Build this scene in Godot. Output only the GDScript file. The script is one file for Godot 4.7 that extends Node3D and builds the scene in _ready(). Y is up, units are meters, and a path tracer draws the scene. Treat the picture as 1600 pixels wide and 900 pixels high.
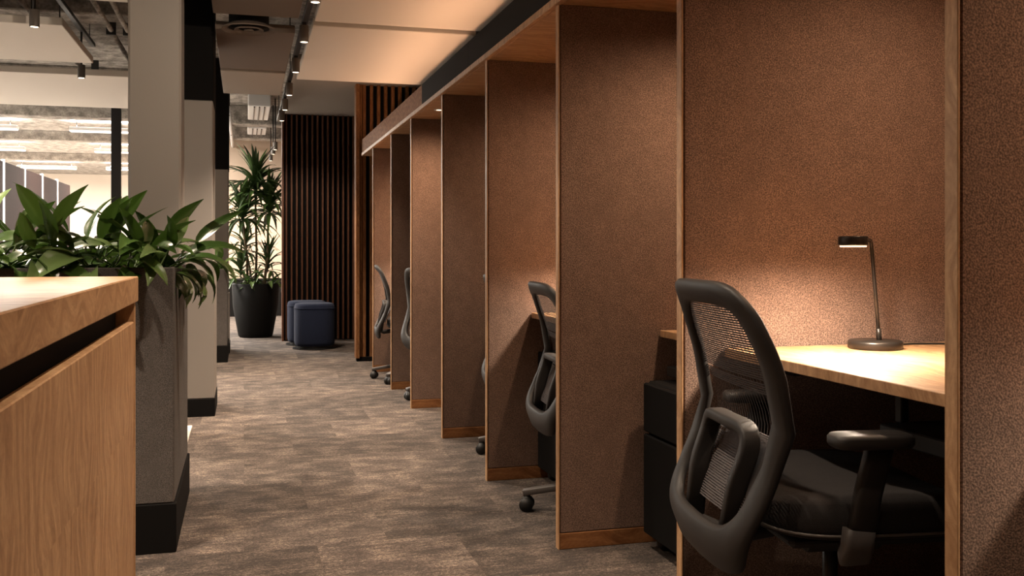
extends Node3D

# World: x to the right across the aisle, y up, the aisle runs along -z. V(x, y, d) takes d = metres down the aisle.
const EYE := 1.05
const FOCAL := 1520.0          # pixels of a 1600 x 900 frame
const WARM := Color(1.0, 0.91, 0.81)
const WARMER := Color(1.0, 0.84, 0.69)
const NEUTRAL := Color(1.0, 0.965, 0.92)

var M := {}
var names := {}
var rng := RandomNumberGenerator.new()

func V(x: float, y: float, d: float) -> Vector3:
	return Vector3(x, y, -d)

# ---------------------------------------------------------------- nodes
func numbered(called: String) -> String:
	var n: int = names.get(called, 0)
	names[called] = n + 1
	return called if n == 0 else "%s_%03d" % [called, n]

func thing(called: String, label: String, category: String, at := Vector3.ZERO, turn := 0.0, group := "") -> Node3D:
	var o := Node3D.new()
	o.name = numbered(called)
	add_child(o)
	o.position = at
	o.rotation.y = turn
	o.set_meta("label", label)
	o.set_meta("category", category)
	if group != "":
		o.set_meta("group", group)
	return o

func structure(called: String, label := "") -> Node3D:
	var o := Node3D.new()
	o.name = called
	add_child(o)
	o.set_meta("kind", "structure")
	if label != "":
		o.set_meta("label", label)
	return o

func part(parent: Node, called: String, mesh: Mesh, mat: Material, label := "") -> MeshInstance3D:
	var o := MeshInstance3D.new()
	o.name = called
	o.mesh = mesh
	o.material_override = mat
	o.cast_shadow = GeometryInstance3D.SHADOW_CASTING_SETTING_ON
	parent.add_child(o, true)
	if label != "":
		o.set_meta("label", label)
	return o

func piece(parent: Node, called: String, st: SurfaceTool, mat: Material, label := "") -> MeshInstance3D:
	return part(parent, called, done(st), mat, label)

func copy_of(src: Node3D, called: String, label: String, at: Vector3, turn: float, group := "") -> Node3D:
	var c: Node3D = src.duplicate()
	c.name = numbered(called)
	add_child(c)
	c.position = at
	c.rotation.y = turn
	c.set_meta("label", label)
	if group != "":
		c.set_meta("group", group)
	return c

# ---------------------------------------------------------------- meshes
func new_st() -> SurfaceTool:
	var st := SurfaceTool.new()
	st.begin(Mesh.PRIMITIVE_TRIANGLES)
	return st

func done(st: SurfaceTool) -> ArrayMesh:
	st.generate_normals()
	st.index()
	return st.commit()

func tri(st: SurfaceTool, a: Vector3, b: Vector3, c: Vector3, inside: Vector3) -> void:
	var n := (b - a).cross(c - a)
	st.add_vertex(a)
	if n.dot((a + b + c) / 3.0 - inside) > 0.0:
		st.add_vertex(c)
		st.add_vertex(b)
	else:
		st.add_vertex(b)
		st.add_vertex(c)

func quad(st: SurfaceTool, a: Vector3, b: Vector3, c: Vector3, d: Vector3, inside: Vector3) -> void:
	tri(st, a, b, c, inside)
	tri(st, a, c, d, inside)

# box with chamfered edges, given by its two corners
func cbox(st: SurfaceTool, lo: Vector3, hi: Vector3, bevel := 0.003, xf := Transform3D()) -> void:
	var a := Vector3(minf(lo.x, hi.x), minf(lo.y, hi.y), minf(lo.z, hi.z))
	var e := Vector3(maxf(lo.x, hi.x), maxf(lo.y, hi.y), maxf(lo.z, hi.z))
	var c := (a + e) / 2.0
	var h := (e - a) / 2.0
	var b := minf(bevel, minf(h.x, minf(h.y, h.z)) * 0.8)
	var cc := xf * c
	st.set_smooth_group(-1)
	var p := func(sx: int, sy: int, sz: int, axis: int) -> Vector3:
		var v := Vector3(sx * (h.x - b), sy * (h.y - b), sz * (h.z - b))
		v[axis] = [sx, sy, sz][axis] * h[axis]
		return xf * (c + v)
	for s in [-1, 1]:
		quad(st, p.call(s, -1, -1, 0), p.call(s, 1, -1, 0), p.call(s, 1, 1, 0), p.call(s, -1, 1, 0), cc)
		quad(st, p.call(-1, s, -1, 1), p.call(1, s, -1, 1), p.call(1, s, 1, 1), p.call(-1, s, 1, 1), cc)
		quad(st, p.call(-1, -1, s, 2), p.call(1, -1, s, 2), p.call(1, 1, s, 2), p.call(-1, 1, s, 2), cc)
	if b <= 0.0:
		return
	for s in [-1, 1]:
		for t in [-1, 1]:
			quad(st, p.call(s, t, -1, 0), p.call(s, t, -1, 1), p.call(s, t, 1, 1), p.call(s, t, 1, 0), cc)
			quad(st, p.call(s, -1, t, 0), p.call(s, -1, t, 2), p.call(s, 1, t, 2), p.call(s, 1, t, 0), cc)
			quad(st, p.call(-1, s, t, 1), p.call(-1, s, t, 2), p.call(1, s, t, 2), p.call(1, s, t, 1), cc)
			for u in [-1, 1]:
				tri(st, p.call(s, t, u, 0), p.call(s, t, u, 1), p.call(s, t, u, 2), cc)

func box_mesh(lo: Vector3, hi: Vector3, bevel := 0.003) -> ArrayMesh:
	var st := new_st()
	cbox(st, lo, hi, bevel)
	return done(st)

# skin over a row of rings, wound one way throughout; the enclosed volume's sign tells which way is out
func loft(st: SurfaceTool, rings: Array, close_path := false, caps := true) -> void:
	var n: int = rings.size()
	var k: int = rings[0].size()
	var v := PackedVector3Array()
	for i in (n if close_path else n - 1):
		var a: PackedVector3Array = rings[i]
		var b: PackedVector3Array = rings[(i + 1) % n]
		for j in k:
			var j1 := (j + 1) % k
			v.append_array([a[j], a[j1], b[j1], a[j], b[j1], b[j]])
	if not close_path:
		for e in [0, n - 1]:
			var r: PackedVector3Array = rings[e]
			var m := Vector3.ZERO
			for p in r:
				m += p / k
			for j in k:
				if e == 0:
					v.append_array([m, r[(j + 1) % k], r[j]])
				else:
					v.append_array([m, r[j], r[(j + 1) % k]])
	var o: Vector3 = v[0]
	var volume := 0.0
	for i in v.size() / 3:
		volume += (v[3 * i] - o).dot((v[3 * i + 1] - o).cross(v[3 * i + 2] - o))
	var drawn: int = v.size() / 3 if caps or close_path else v.size() / 3 - 2 * k
	for i in drawn:
		st.add_vertex(v[3 * i])
		st.add_vertex(v[3 * i + (2 if volume > 0.0 else 1)])
		st.add_vertex(v[3 * i + (1 if volume > 0.0 else 2)])

func circle(c: Vector3, x: Vector3, y: Vector3, r: float, k: int) -> PackedVector3Array:
	var out := PackedVector3Array()
	for j in k:
		var t := TAU * j / k
		out.append(c + (x * cos(t) + y * sin(t)) * r)
	return out

func tube(st: SurfaceTool, path: Array, radius, k := 8, caps := true) -> void:
	st.set_smooth_group(0)
	var rings := []
	var side := Vector3.ZERO
	for i in path.size():
		var t: Vector3 = (path[mini(i + 1, path.size() - 1)] - path[maxi(i - 1, 0)]).normalized()
		if side == Vector3.ZERO:
			side = t.cross(Vector3.UP if absf(t.y) < 0.9 else Vector3.RIGHT).normalized()
		side = (side - t * side.dot(t)).normalized()
		var r: float = radius[i] if radius is Array else radius
		rings.append(circle(path[i], side, t.cross(side), r, k))
	loft(st, rings, false, caps)

# profile of (radius, height) pairs turned about the vertical through c
func lathe(st: SurfaceTool, c: Vector3, profile: Array, k := 24, smooth := true) -> void:
	st.set_smooth_group(0 if smooth else -1)
	for i in profile.size() - 1:
		var a: Vector2 = profile[i]
		var b: Vector2 = profile[i + 1]
		var out := Vector2(b.y - a.y, a.x - b.x)      # to the right of the way up
		for j in k:
			var t0 := TAU * j / k
			var t1 := TAU * (j + 1) / k
			var p0 := c + Vector3(cos(t0) * a.x, a.y, sin(t0) * a.x)
			var p1 := c + Vector3(cos(t1) * a.x, a.y, sin(t1) * a.x)
			var q0 := c + Vector3(cos(t0) * b.x, b.y, sin(t0) * b.x)
			var q1 := c + Vector3(cos(t1) * b.x, b.y, sin(t1) * b.x)
			var m := (p0 + p1 + q0 + q1) / 4.0
			var dir := Vector3(cos((t0 + t1) / 2), 0, sin((t0 + t1) / 2)) * out.x + Vector3.UP * out.y
			var inside := m - dir.normalized() * 0.05
			if a.x > 1e-5:
				tri(st, p0, p1, q0, inside)
			if b.x > 1e-5:
				tri(st, p1, q1, q0, inside)

func spow(x: float, e: float) -> float:
	return signf(x) * pow(absf(x), e)

# strip of rectangular section swept along a path: wide across `side`, deep across the rest
func strap(st: SurfaceTool, path: Array, sides: Array, wide: float, deep: float) -> void:
	st.set_smooth_group(0)
	var rings := []
	for i in path.size():
		var t: Vector3 = (path[mini(i + 1, path.size() - 1)] - path[maxi(i - 1, 0)]).normalized()
		var s: Vector3 = (sides[i] - t * sides[i].dot(t)).normalized()
		var n := t.cross(s)
		var ring := PackedVector3Array()
		for j in 12:
			var a := TAU * (j + 0.5) / 12
			ring.append(path[i] + s * spow(cos(a), 0.35) * wide / 2 + n * spow(sin(a), 0.35) * deep / 2)
		rings.append(ring)
	loft(st, rings)

# ---------------------------------------------------------------- textures and materials
func noise_bytes(size: int, kind: int, freq: float, sd: int, octaves := 1, h := 0) -> PackedByteArray:
	var n := FastNoiseLite.new()
	n.noise_type = kind
	n.frequency = freq
	n.seed = sd
	n.fractal_type = FastNoiseLite.FRACTAL_FBM if octaves > 1 else FastNoiseLite.FRACTAL_NONE
	n.fractal_octaves = octaves
	var im := n.get_seamless_image(size, h if h > 0 else size)
	im.convert(Image.FORMAT_L8)
	return im.get_data()

func tex(im: Image) -> ImageTexture:
	return ImageTexture.create_from_image(im)

func grey_image(w: int, h: int, data: PackedByteArray) -> Image:
	return Image.create_from_data(w, h, false, Image.FORMAT_L8, data)

func make_textures() -> Dictionary:
	var t := {}
	# felt: matted fibres, a tone that drifts a little
	var n := 1024
	var fine := noise_bytes(n, FastNoiseLite.TYPE_SIMPLEX_SMOOTH, 0.16, 11, 2)
	var fibre := noise_bytes(n, FastNoiseLite.TYPE_CELLULAR, 0.07, 12)
	var drift := noise_bytes(n, FastNoiseLite.TYPE_SIMPLEX, 0.008, 13, 3)
	var a := PackedByteArray()
	a.resize(n * n)
	var b := PackedByteArray()
	b.resize(n * n)
	rng.seed = 5
	for i in n * n:
		var v := 0.5 + (fine[i] / 255.0 - 0.5) * 0.55 + (fibre[i] / 255.0 - 0.5) * 0.10 + rng.randf_range(-0.07, 0.07)
		b[i] = int(clampf(v, 0, 1) * 255)
		a[i] = int(clampf(0.78 + (v - 0.5) * 1.15 + (drift[i] / 255.0 - 0.5) * 0.07, 0, 1) * 255)
	t.felt = tex(grey_image(n, n, a))
	t.felt_bump = tex(grey_image(n, n, b))
	# oak, grain along v: streaks, drawn very long
	var w := 512
	var im := Image.create(w, 1024, false, Image.FORMAT_RGB8)
	var g1 := noise_bytes(512, FastNoiseLite.TYPE_SIMPLEX, 0.035, 21, 3)
	var g2 := noise_bytes(512, FastNoiseLite.TYPE_SIMPLEX, 0.15, 22, 2)
	var bend := noise_bytes(512, FastNoiseLite.TYPE_SIMPLEX_SMOOTH, 0.006, 23)
	var light := Color(0.83, 0.68, 0.52)
	var dark := Color(0.61, 0.455, 0.32)
	for y in 1024:
		for x in w:
			var bx := int(x + bend[(y / 2) * 512 + x] * 0.20) % 512
			var s1: float = g1[(y / 14 % 512) * 512 + bx] / 255.0
			var s2: float = g2[(y / 6 % 512) * 512 + bx] / 255.0
			im.set_pixel(x, y, dark.lerp(light, clampf(0.02 + s1 * 0.88 + (s2 - 0.5) * 0.40, 0, 1)))
	t.oak_up = tex(im)
	var lying: Image = im.duplicate()
	lying.rotate_90(CLOCKWISE)
	t.oak_along = tex(lying)
	# carpet: loops and flecks in three tones, drifting in patches
	var ci := Image.create(n, n, false, Image.FORMAT_RGB8)
	var patch := noise_bytes(n, FastNoiseLite.TYPE_SIMPLEX, 0.007, 31, 3)
	var cell := noise_bytes(n, FastNoiseLite.TYPE_SIMPLEX_SMOOTH, 0.085, 32, 2)
	var curl := noise_bytes(n, FastNoiseLite.TYPE_SIMPLEX, 0.12, 33, 2)
	var streak := noise_bytes(n, FastNoiseLite.TYPE_SIMPLEX, 0.02, 34, 2)
	var tones := [Color(0.26, 0.245, 0.24), Color(0.40, 0.375, 0.36), Color(0.62, 0.585, 0.55)]
	for y in n:
		for x in n:
			var i := y * n + x
			var k := clampf(0.5 + (patch[i] / 255.0 - 0.5) * 0.72 + (streak[((y * 2) % n) * n + x / 2] / 255.0 - 0.5) * 0.42 + (0.10 - absf(curl[((y * 3) / 2 % n) * n + x] / 255.0 - 0.5)) * 2.7 + (cell[i] / 255.0 - 0.5) * 0.75, 0.0, 1.0) * 2.0
			var c: Color = tones[0].lerp(tones[1], k) if k < 1.0 else tones[1].lerp(tones[2], k - 1.0)
			ci.set_pixel(x, y, c)
			b[i] = int(clampf(0.5 + (curl[i] / 255.0 - 0.5) * 0.9, 0, 1) * 255)
	t.carpet = tex(ci)
	t.carpet_bump = tex(grey_image(n, n, b))
	# concrete and plaster
	var co := noise_bytes(512, FastNoiseLite.TYPE_SIMPLEX, 0.02, 41, 5)
	var cp := noise_bytes(512, FastNoiseLite.TYPE_SIMPLEX, 0.10, 42, 2)
	var cd := PackedByteArray()
	cd.resize(512 * 512)
	for i in 512 * 512:
		cd[i] = int(clampf(0.72 + (co[i] / 255.0 - 0.5) * 0.42 + (cp[i] / 255.0 - 0.5) * 0.2, 0, 1) * 255)
	t.concrete = tex(grey_image(512, 512, cd))
	return t

func mat(name_: String, c: Color, rough: float, texture: Texture2D = null, per_metre := 1.0, bump: Texture2D = null, bump_cm := 0.1, metal := 0.0) -> StandardMaterial3D:
	var m := StandardMaterial3D.new()
	m.resource_name = name_
	m.albedo_color = c
	m.roughness = rough
	m.metallic = metal
	if texture:
		m.albedo_texture = texture
		m.uv1_triplanar = true
		m.uv1_world_triplanar = true
		m.uv1_scale = Vector3.ONE * per_metre
		m.uv1_triplanar_sharpness = 8.0
	if bump:
		m.heightmap_enabled = true
		m.heightmap_texture = bump
		m.heightmap_scale = bump_cm
	M[name_] = m
	return m

func glow(name_: String, c: Color, energy: float) -> StandardMaterial3D:
	var m := mat(name_, Color(0.9, 0.9, 0.9), 0.5)
	m.emission_enabled = true
	m.emission = c
	m.emission_energy_multiplier = energy
	return m

func make_materials() -> void:
	var t := make_textures()
	mat("felt_brown", Color(0.595, 0.485, 0.425), 1.0, t.felt, 1.25, t.felt_bump, 0.15)
	mat("felt_grey", Color(0.45, 0.425, 0.41), 1.0, t.felt, 1.5, t.felt_bump, 0.12)
	mat("oak_up", Color(0.95, 0.94, 0.92), 0.48, t.oak_up, 1.6)
	mat("oak_along", Color(0.95, 0.94, 0.92), 0.45, t.oak_along, 1.6)
	mat("oak_slat", Color(0.74, 0.65, 0.57), 0.7, t.oak_up, 1.6)
	M.oak_slat.metallic_specular = 0.3
	mat("oak_slat_along", Color(0.74, 0.65, 0.57), 0.7, t.oak_along, 1.6)
	M.oak_slat_along.metallic_specular = 0.3
	mat("walnut_slat", Color(0.52, 0.40, 0.33), 0.6, t.oak_up, 1.6)
	for i in 5:
		var k: float = [0.86, 0.94, 1.0, 1.04, 0.90][i]
		var m := mat("carpet_%d" % i, Color(0.93 * k, 0.885 * k, 0.85 * k), 1.0, t.carpet, 0.62, t.carpet_bump, 0.35)
		m.uv1_offset = Vector3(0.37 * i, 0.11 * i, 0.23 * i)
		m.uv1_scale = Vector3(0.55, 0.7, 0.8)
	mat("black_metal", Color(0.10, 0.10, 0.10), 0.45)
	mat("black_panel", Color(0.082, 0.08, 0.08), 0.55)
	mat("black_cladding", Color(0.065, 0.06, 0.058), 0.8)
	M.black_cladding.metallic_specular = 0.25
	M.black_panel.roughness = 0.8
	M.black_panel.metallic_specular = 0.25
	mat("plastic_dark", Color(0.145, 0.133, 0.127), 0.56)
	mat("plastic_grey", Color(0.31, 0.29, 0.28), 0.5)
	mat("piping", Color(0.42, 0.39, 0.37), 0.6)
	mat("rubber", Color(0.09, 0.09, 0.09), 0.55)
	mat("mesh_fabric", Color(0.34, 0.32, 0.32), 0.8)
	mat("seat_fabric", Color(0.22, 0.20, 0.195), 0.95, t.felt, 5.0, t.felt_bump, 0.05)
	mat("lamp_metal", Color(0.20, 0.18, 0.165), 0.35, null, 1.0, null, 0.0, 0.6)
	mat("spot_body", Color(0.40, 0.37, 0.34), 0.5)
	mat("plaster", Color(0.86, 0.83, 0.79), 0.9, t.concrete, 0.25)
	M.plaster.albedo_texture = null
	mat("plaster_taupe", Color(0.60, 0.56, 0.52), 0.85)
	mat("plaster_brown", Color(0.40, 0.35, 0.31), 0.85)
	mat("column_paint", Color(0.55, 0.525, 0.50), 0.55)
	mat("concrete", Color(0.80, 0.765, 0.725), 0.95, t.concrete, 0.5)
	mat("wall_paint", Color(0.78, 0.70, 0.62), 0.9)
	mat("white_metal", Color(0.84, 0.84, 0.84), 0.5)
	mat("office_floor", Color(0.68, 0.66, 0.64), 0.9)
	mat("office_screen", Color(0.13, 0.085, 0.075), 0.95)
	M.office_screen.metallic_specular = 0.2
	mat("navy_fabric", Color(0.10, 0.15, 0.27), 1.0, t.felt, 3.0, t.felt_bump, 0.1)
	M.navy_fabric.rim_enabled = true
	M.navy_fabric.rim = 0.1
	mat("pot_black", Color(0.055, 0.052, 0.05), 0.7)
	M.pot_black.metallic_specular = 0.3
	mat("soil", Color(0.12, 0.09, 0.07), 1.0)
	mat("cane", Color(0.36, 0.31, 0.22), 0.85)
	for i in 3:
		var lm := mat("leaf_%d" % i, [Color(0.19, 0.285, 0.115), Color(0.245, 0.345, 0.145), Color(0.34, 0.42, 0.24)][i], 0.27)
		lm.backlight_enabled = true
		lm.backlight = Color(0.12, 0.18, 0.05)
	mat("palm_leaf", Color(0.17, 0.25, 0.105), 0.42)
	mat("palm_leaf_light", Color(0.225, 0.315, 0.13), 0.40)
	glow("spot_lens", Color(1.0, 0.90, 0.78), 6.0)
	glow("desk_lens", Color(1.0, 0.88, 0.72), 4.0)
	glow("tube_lens", Color(1.0, 0.97, 0.93), 4.0)
	glow("strip_lens", WARM, 2.0)
	var g := mat("glass", Color(0.9, 0.95, 0.95, 0.008), 0.02)
	g.transparency = BaseMaterial3D.TRANSPARENCY_ALPHA

# ---------------------------------------------------------------- lights
func spot_light(parent: Node3D, at: Vector3, dir: Vector3, energy: float, angle: float, size: float, color := WARM, soft := 0.6) -> void:
	var l := SpotLight3D.new()
	l.name = "beam"
	parent.add_child(l, true)
	l.position = at
	var up := Vector3.RIGHT if absf(dir.normalized().y) > 0.95 else Vector3.UP
	l.basis = Basis.looking_at(dir, up)
	l.light_color = color
	l.light_energy = energy
	l.spot_angle = angle
	l.spot_angle_attenuation = soft
	l.light_size = size
	l.spot_range = 30.0
	l.spot_attenuation = 2.0
	l.shadow_enabled = true

func area_light(parent: Node3D, at: Vector3, dir: Vector3, size: Vector2, energy: float, color := WARM) -> void:
	var l := AreaLight3D.new()
	l.name = "area_glow"
	parent.add_child(l, true)
	l.position = at
	l.basis = Basis.looking_at(dir, Vector3.BACK if absf(dir.y) > 0.9 else Vector3.UP)
	l.area_size = size
	l.area_normalize_energy = true
	l.light_color = color
	l.light_energy = energy
	l.area_range = 30.0
	l.shadow_enabled = true

# ================================================================ scene
const PART_D := [0.29, 1.286, 2.262, 3.250, 4.285, 5.305, 6.345, 7.235, 8.300]   # far faces of the partitions
const THICK := 0.030
const FRONT := 1.055
const BACK := 2.0
const SOFFIT := 1.90

func _ready() -> void:
	rng.seed = 1
	var cam := Camera3D.new()
	cam.name = "camera"
	add_child(cam)
	cam.position = Vector3(0, EYE, 0)
	cam.rotation.y = -atan((800.0 - 381.0) / FOCAL)
	cam.projection = Camera3D.PROJECTION_FRUSTUM
	cam.near = 0.05
	cam.far = 100.0
	cam.size = 0.05 * 900.0 / FOCAL
	cam.frustum_offset = Vector2(0, 0.05 * (388.0 - 450.0) / FOCAL)
	cam.current = true
	var we := WorldEnvironment.new()
	we.name = "environment"
	var env := Environment.new()
	env.background_mode = Environment.BG_COLOR
	env.background_color = Color.BLACK
	env.tonemap_mode = Environment.TONE_MAPPER_LINEAR
	env.tonemap_exposure = 1.0
	env.sdfgi_enabled = true
	env.ssao_enabled = true
	env.ssil_enabled = true
	we.environment = env
	add_child(we)

	make_materials()
	build_shell()
	build_carpet()
	build_ceiling()
	build_booths()
	build_desks()
	build_chairs()
	build_left()
	build_end()
	build_office()
	build_lights()
	build_plants()

# ---------------------------------------------------------------- shell
func slab(called: String, lo: Vector3, hi: Vector3, m: Material, label := "") -> void:
	var s := structure(called, label)
	part(s, "surface", box_mesh(lo, hi, 0.0), m)

func build_shell() -> void:
	slab("wall_right", V(BACK, 0, -2.2), V(BACK + 0.12, 2.95, 16.0), M.felt_brown, "brown felt wall closing the backs of the booths")
	slab("wall_left", V(-9.12, 0, -2.2), V(-9.0, 2.95, 28.0), M.plaster, "pale wall on the far side of the office")
	slab("wall_back", V(-9.0, 0, -2.32), V(BACK, 2.95, -2.2), M.plaster_taupe, "plain taupe wall closing the near end of the aisle")
	slab("wall_far", V(-0.75, 0, 16.0), V(BACK, 2.95, 16.12), M.wall_paint, "warm beige wall beyond the potted palm")
	slab("wall_office", V(-9.0, 0, 27.0), V(-0.75, 2.95, 27.12), M.plaster, "bright end wall of the office")
	slab("wall_divider", V(-0.87, 0, 16.0), V(-0.75, 2.95, 27.0), M.wall_paint, "wall between the office and the palm corner")
	slab("ceiling", V(-9.12, 2.95, -2.32), V(BACK + 0.12, 3.10, 12.4), M.concrete, "bare concrete slab above the hanging panels")
	slab("ceiling_far", V(-0.87, 2.95, 12.4), V(BACK + 0.12, 3.10, 16.12), M.concrete, "bare concrete slab over the palm corner")
	slab("ceiling_office", V(-9.12, 2.95, 12.4), V(-0.87, 3.10, 27.12), M.concrete, "pale concrete slab over the office")

func build_carpet() -> void:
	var f := structure("floor", "patchy grey-brown carpet tiles down the aisle")
	part(f, "base", box_mesh(V(-1.3, -0.12, -2.3), V(BACK + 0.1, -0.006, 11.0), 0.0), M.carpet_0)
	part(f, "base", box_mesh(V(-9.1, -0.12, -2.3), V(-1.3, -0.006, 11.0), 0.0), M.office_floor)
	part(f, "base", box_mesh(V(-9.1, -0.12, 11.0), V(BACK + 0.1, -0.006, 27.1), 0.0), M.office_floor)
	var tile := box_mesh(Vector3(-0.2499, -0.006, -0.2499), Vector3(0.2499, 0.0, 0.2499), 0.0006)
	rng.seed = 77
	var nx := 10
	for iz in 33:
		for ix in nx:
			var x := -2.25 + 0.5 * ix - (0.25 if iz % 2 else 0.0)
			var d := -0.25 + 0.5 * iz
			if x < -0.9 and d < 2.3 or x < -1.2 or x > BACK - 0.2:
				continue
			var o := part(f, "carpet_tile", tile, M["carpet_%d" % rng.randi_range(0, 4)])
			o.position = V(x, 0, d)

# ---------------------------------------------------------------- ceiling
func raft(called: String, label: String, x0: float, x1: float, d0: float, d1: float, y: float, m: Material, group := "", hangers := true) -> Node3D:
	var o := thing(called, label, "ceiling panel", V((x0 + x1) / 2, y, (d0 + d1) / 2), 0.0, group)
	var hx := (x1 - x0) / 2
	var hd := (d1 - d0) / 2
	part(o, "board", box_mesh(Vector3(-hx, 0, -hd), Vector3(hx, 0.05, hd), 0.004), m)
	if hangers:
		for sx in [-1, 1]:
			for sd in [-1, 1]:
				var st := new_st()
				tube(st, [Vector3(sx * (hx - 0.2), 0.04, sd * (hd - 0.15)), Vector3(sx * (hx - 0.2), 2.955 - y, sd * (hd - 0.15))], 0.005, 6)
				piece(o, "hanger", st, M.black_metal)
	return o

func build_ceiling() -> void:
	var y := 2.40
	raft("hanging_panel", "white ceiling panel over the aisle, two before the oak slats' panel", 0.405, 1.42, 1.85, 3.86, y, M.plaster)
	raft("hanging_panel", "peach-lit white ceiling panel in front of the cross gap over the booths", 0.405, 1.42, 3.96, 5.89, y, M.plaster)
	raft("hanging_panel", "peach-lit white ceiling panel between the cross gap and the oak slats", 0.405, 1.42, 6.01, 7.95, y, M.plaster)
	raft("hanging_panel", "dark brown ceiling panel in front of the round air diffuser", -0.17, 0.31, 3.80, 5.84, y, M.plaster_brown)
	raft("hanging_panel", "dark brown ceiling panel just behind the round air diffuser", -0.17, 0.31, 6.25, 7.62, y, M.plaster_brown)
	raft("hanging_panel", "narrow ceiling panel above the palm, behind the dark brown one", -0.17, 0.31, 7.66, 8.77, y - 0.01, M.plaster_taupe)
	raft("hanging_panel", "white hanging panel beside the first spotlight over the counter", -2.9, -1.06, 6.41, 7.66, y, M.plaster)
	raft("hanging_panel", "white hanging panel behind the smaller spotlight, facing the bright office", -3.6, -0.62, 8.20, 10.05, y, M.plaster)
	raft("hanging_panel", "white hanging panel over the planter, its end just above the first spotlight", -2.6, -0.62, 4.42, 5.80, y + 0.02, M.plaster)
	raft("hanging_panel", "white hanging panel between two spotlights over the planter", -2.6, -0.62, 2.82, 4.18, y + 0.02, M.plaster)
	raft("hanging_panel", "white hanging panel straight above the oak counter", -2.6, -0.62, 0.8, 2.58, y + 0.02, M.plaster)
	# lower ceiling between the last panel and the dark slat wall
	slab("ceiling_lower", V(0.405, 2.575, 8.02), V(BACK, 2.62, 11.5), M.plaster_taupe, "plain lowered ceiling in front of the dark slat wall")
	# concrete beams under the slab and services
	for a in [[-9.0, -0.62, 6.0, 6.25], [-9.0, -0.62, 7.75, 8.1], [-9.0, -0.62, 11.0, 11.3]]:
		var o := thing("concrete_beam", ["rough concrete beam above the first spotlight", "rough concrete beam between the two left hanging panels", "rough concrete beam where the bright office begins"][names.get("concrete_beam", 0)], "beam", V((a[0] + a[1]) / 2, 2.78, (a[2] + a[3]) / 2), 0.0)
		part(o, "body", box_mesh(Vector3((a[0] - a[1]) / 2, 0, (a[2] - a[3]) / 2), Vector3((a[1] - a[0]) / 2, 0.171, (a[3] - a[2]) / 2), 0.01), M.concrete)
	for i in 3:
		var st := new_st()
		var x: float = [-0.98, -0.86, -1.45][i]
		tube(st, [V(0, 0, 5.85), V(0, 0, 10.9)], [0.018, 0.018], 10)
		var o := thing("service_pipe", ["bare pipe under the slab next to the left hanging panel", "bare pipe under the slab next to the grey column", "bare pipe under the slab hidden behind the left hanging panel"][i], "pipe", Vector3(x, 2.72, 0))
		piece(o, "pipe", st, M.concrete)
		for d in [6.1, 8.0, 10.6]:
			var s2 := new_st()
			cbox(s2, V(-0.035, -0.035, d - 0.012), V(0.035, 0.23, d + 0.012), 0.002)
			piece(o, "clamp", s2, M.black_metal)
	# round diffuser in the gap of the taupe panels
	var df := thing("air_diffuser", "round ceiling air diffuser with dark rings between brown panels", "vent", V(0.03, 2.37, 6.10))
	for r in [[0.160, 0.122, 0.0], [0.086, 0.060, -0.004], [0.030, 0.0, -0.008]]:
		var st := new_st()
		var prof := [Vector2(r[0], r[2]), Vector2(r[0], r[2] + 0.008), Vector2(maxf(r[1] - 0.01, 0.0), r[2] + 0.035)]
		prof.reverse()
		lathe(st, Vector3.ZERO, prof, 32, false)
		var prof2 := [Vector2(r[1], r[2] + 0.012), Vector2(r[0], r[2])]
		lathe(st, Vector3.ZERO, prof2, 32, false)
		piece(df, "ring", st, M.plaster_brown)
	var neck := new_st()
	tube(neck, [Vector3(0, 0.012, 0), Vector3(0, 0.585, 0)], 0.118, 24)
	piece(df, "duct_neck", neck, M.black_cladding)
	# track for the aisle spotlights
	var tr := thing("light_track", "long black track rail carrying the aisle spotlights", "light track", V(0.358, 2.415, 5.4))
	part(tr, "rail", box_mesh(Vector3(-0.017, 0, -5.4), Vector3(0.017, 0.03, 5.4), 0.002), M.black_metal)
	for z in [-5.2, -2.6, 0.0, 2.6, 5.2]:
		var st := new_st()
		tube(st, [Vector3(0, 0.03, z), Vector3(0, 0.54, z)], 0.004, 6)
		piece(tr, "hanger", st, M.black_metal)
	var tr2 := thing("light_track", "black track rail over the counter and planter", "light track", V(-1.19, 2.70, 5.0))
	part(tr2, "rail", box_mesh(Vector3(-0.017, 0, -3.6), Vector3(0.017, 0.03, 3.6), 0.002), M.black_metal)
	for z in [-3.4, 0.0, 3.4]:
		var st := new_st()
		tube(st, [Vector3(0, 0.03, z), Vector3(0, 0.255, z)], 0.004, 6)
		piece(tr2, "hanger", st, M.black_metal)

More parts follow.
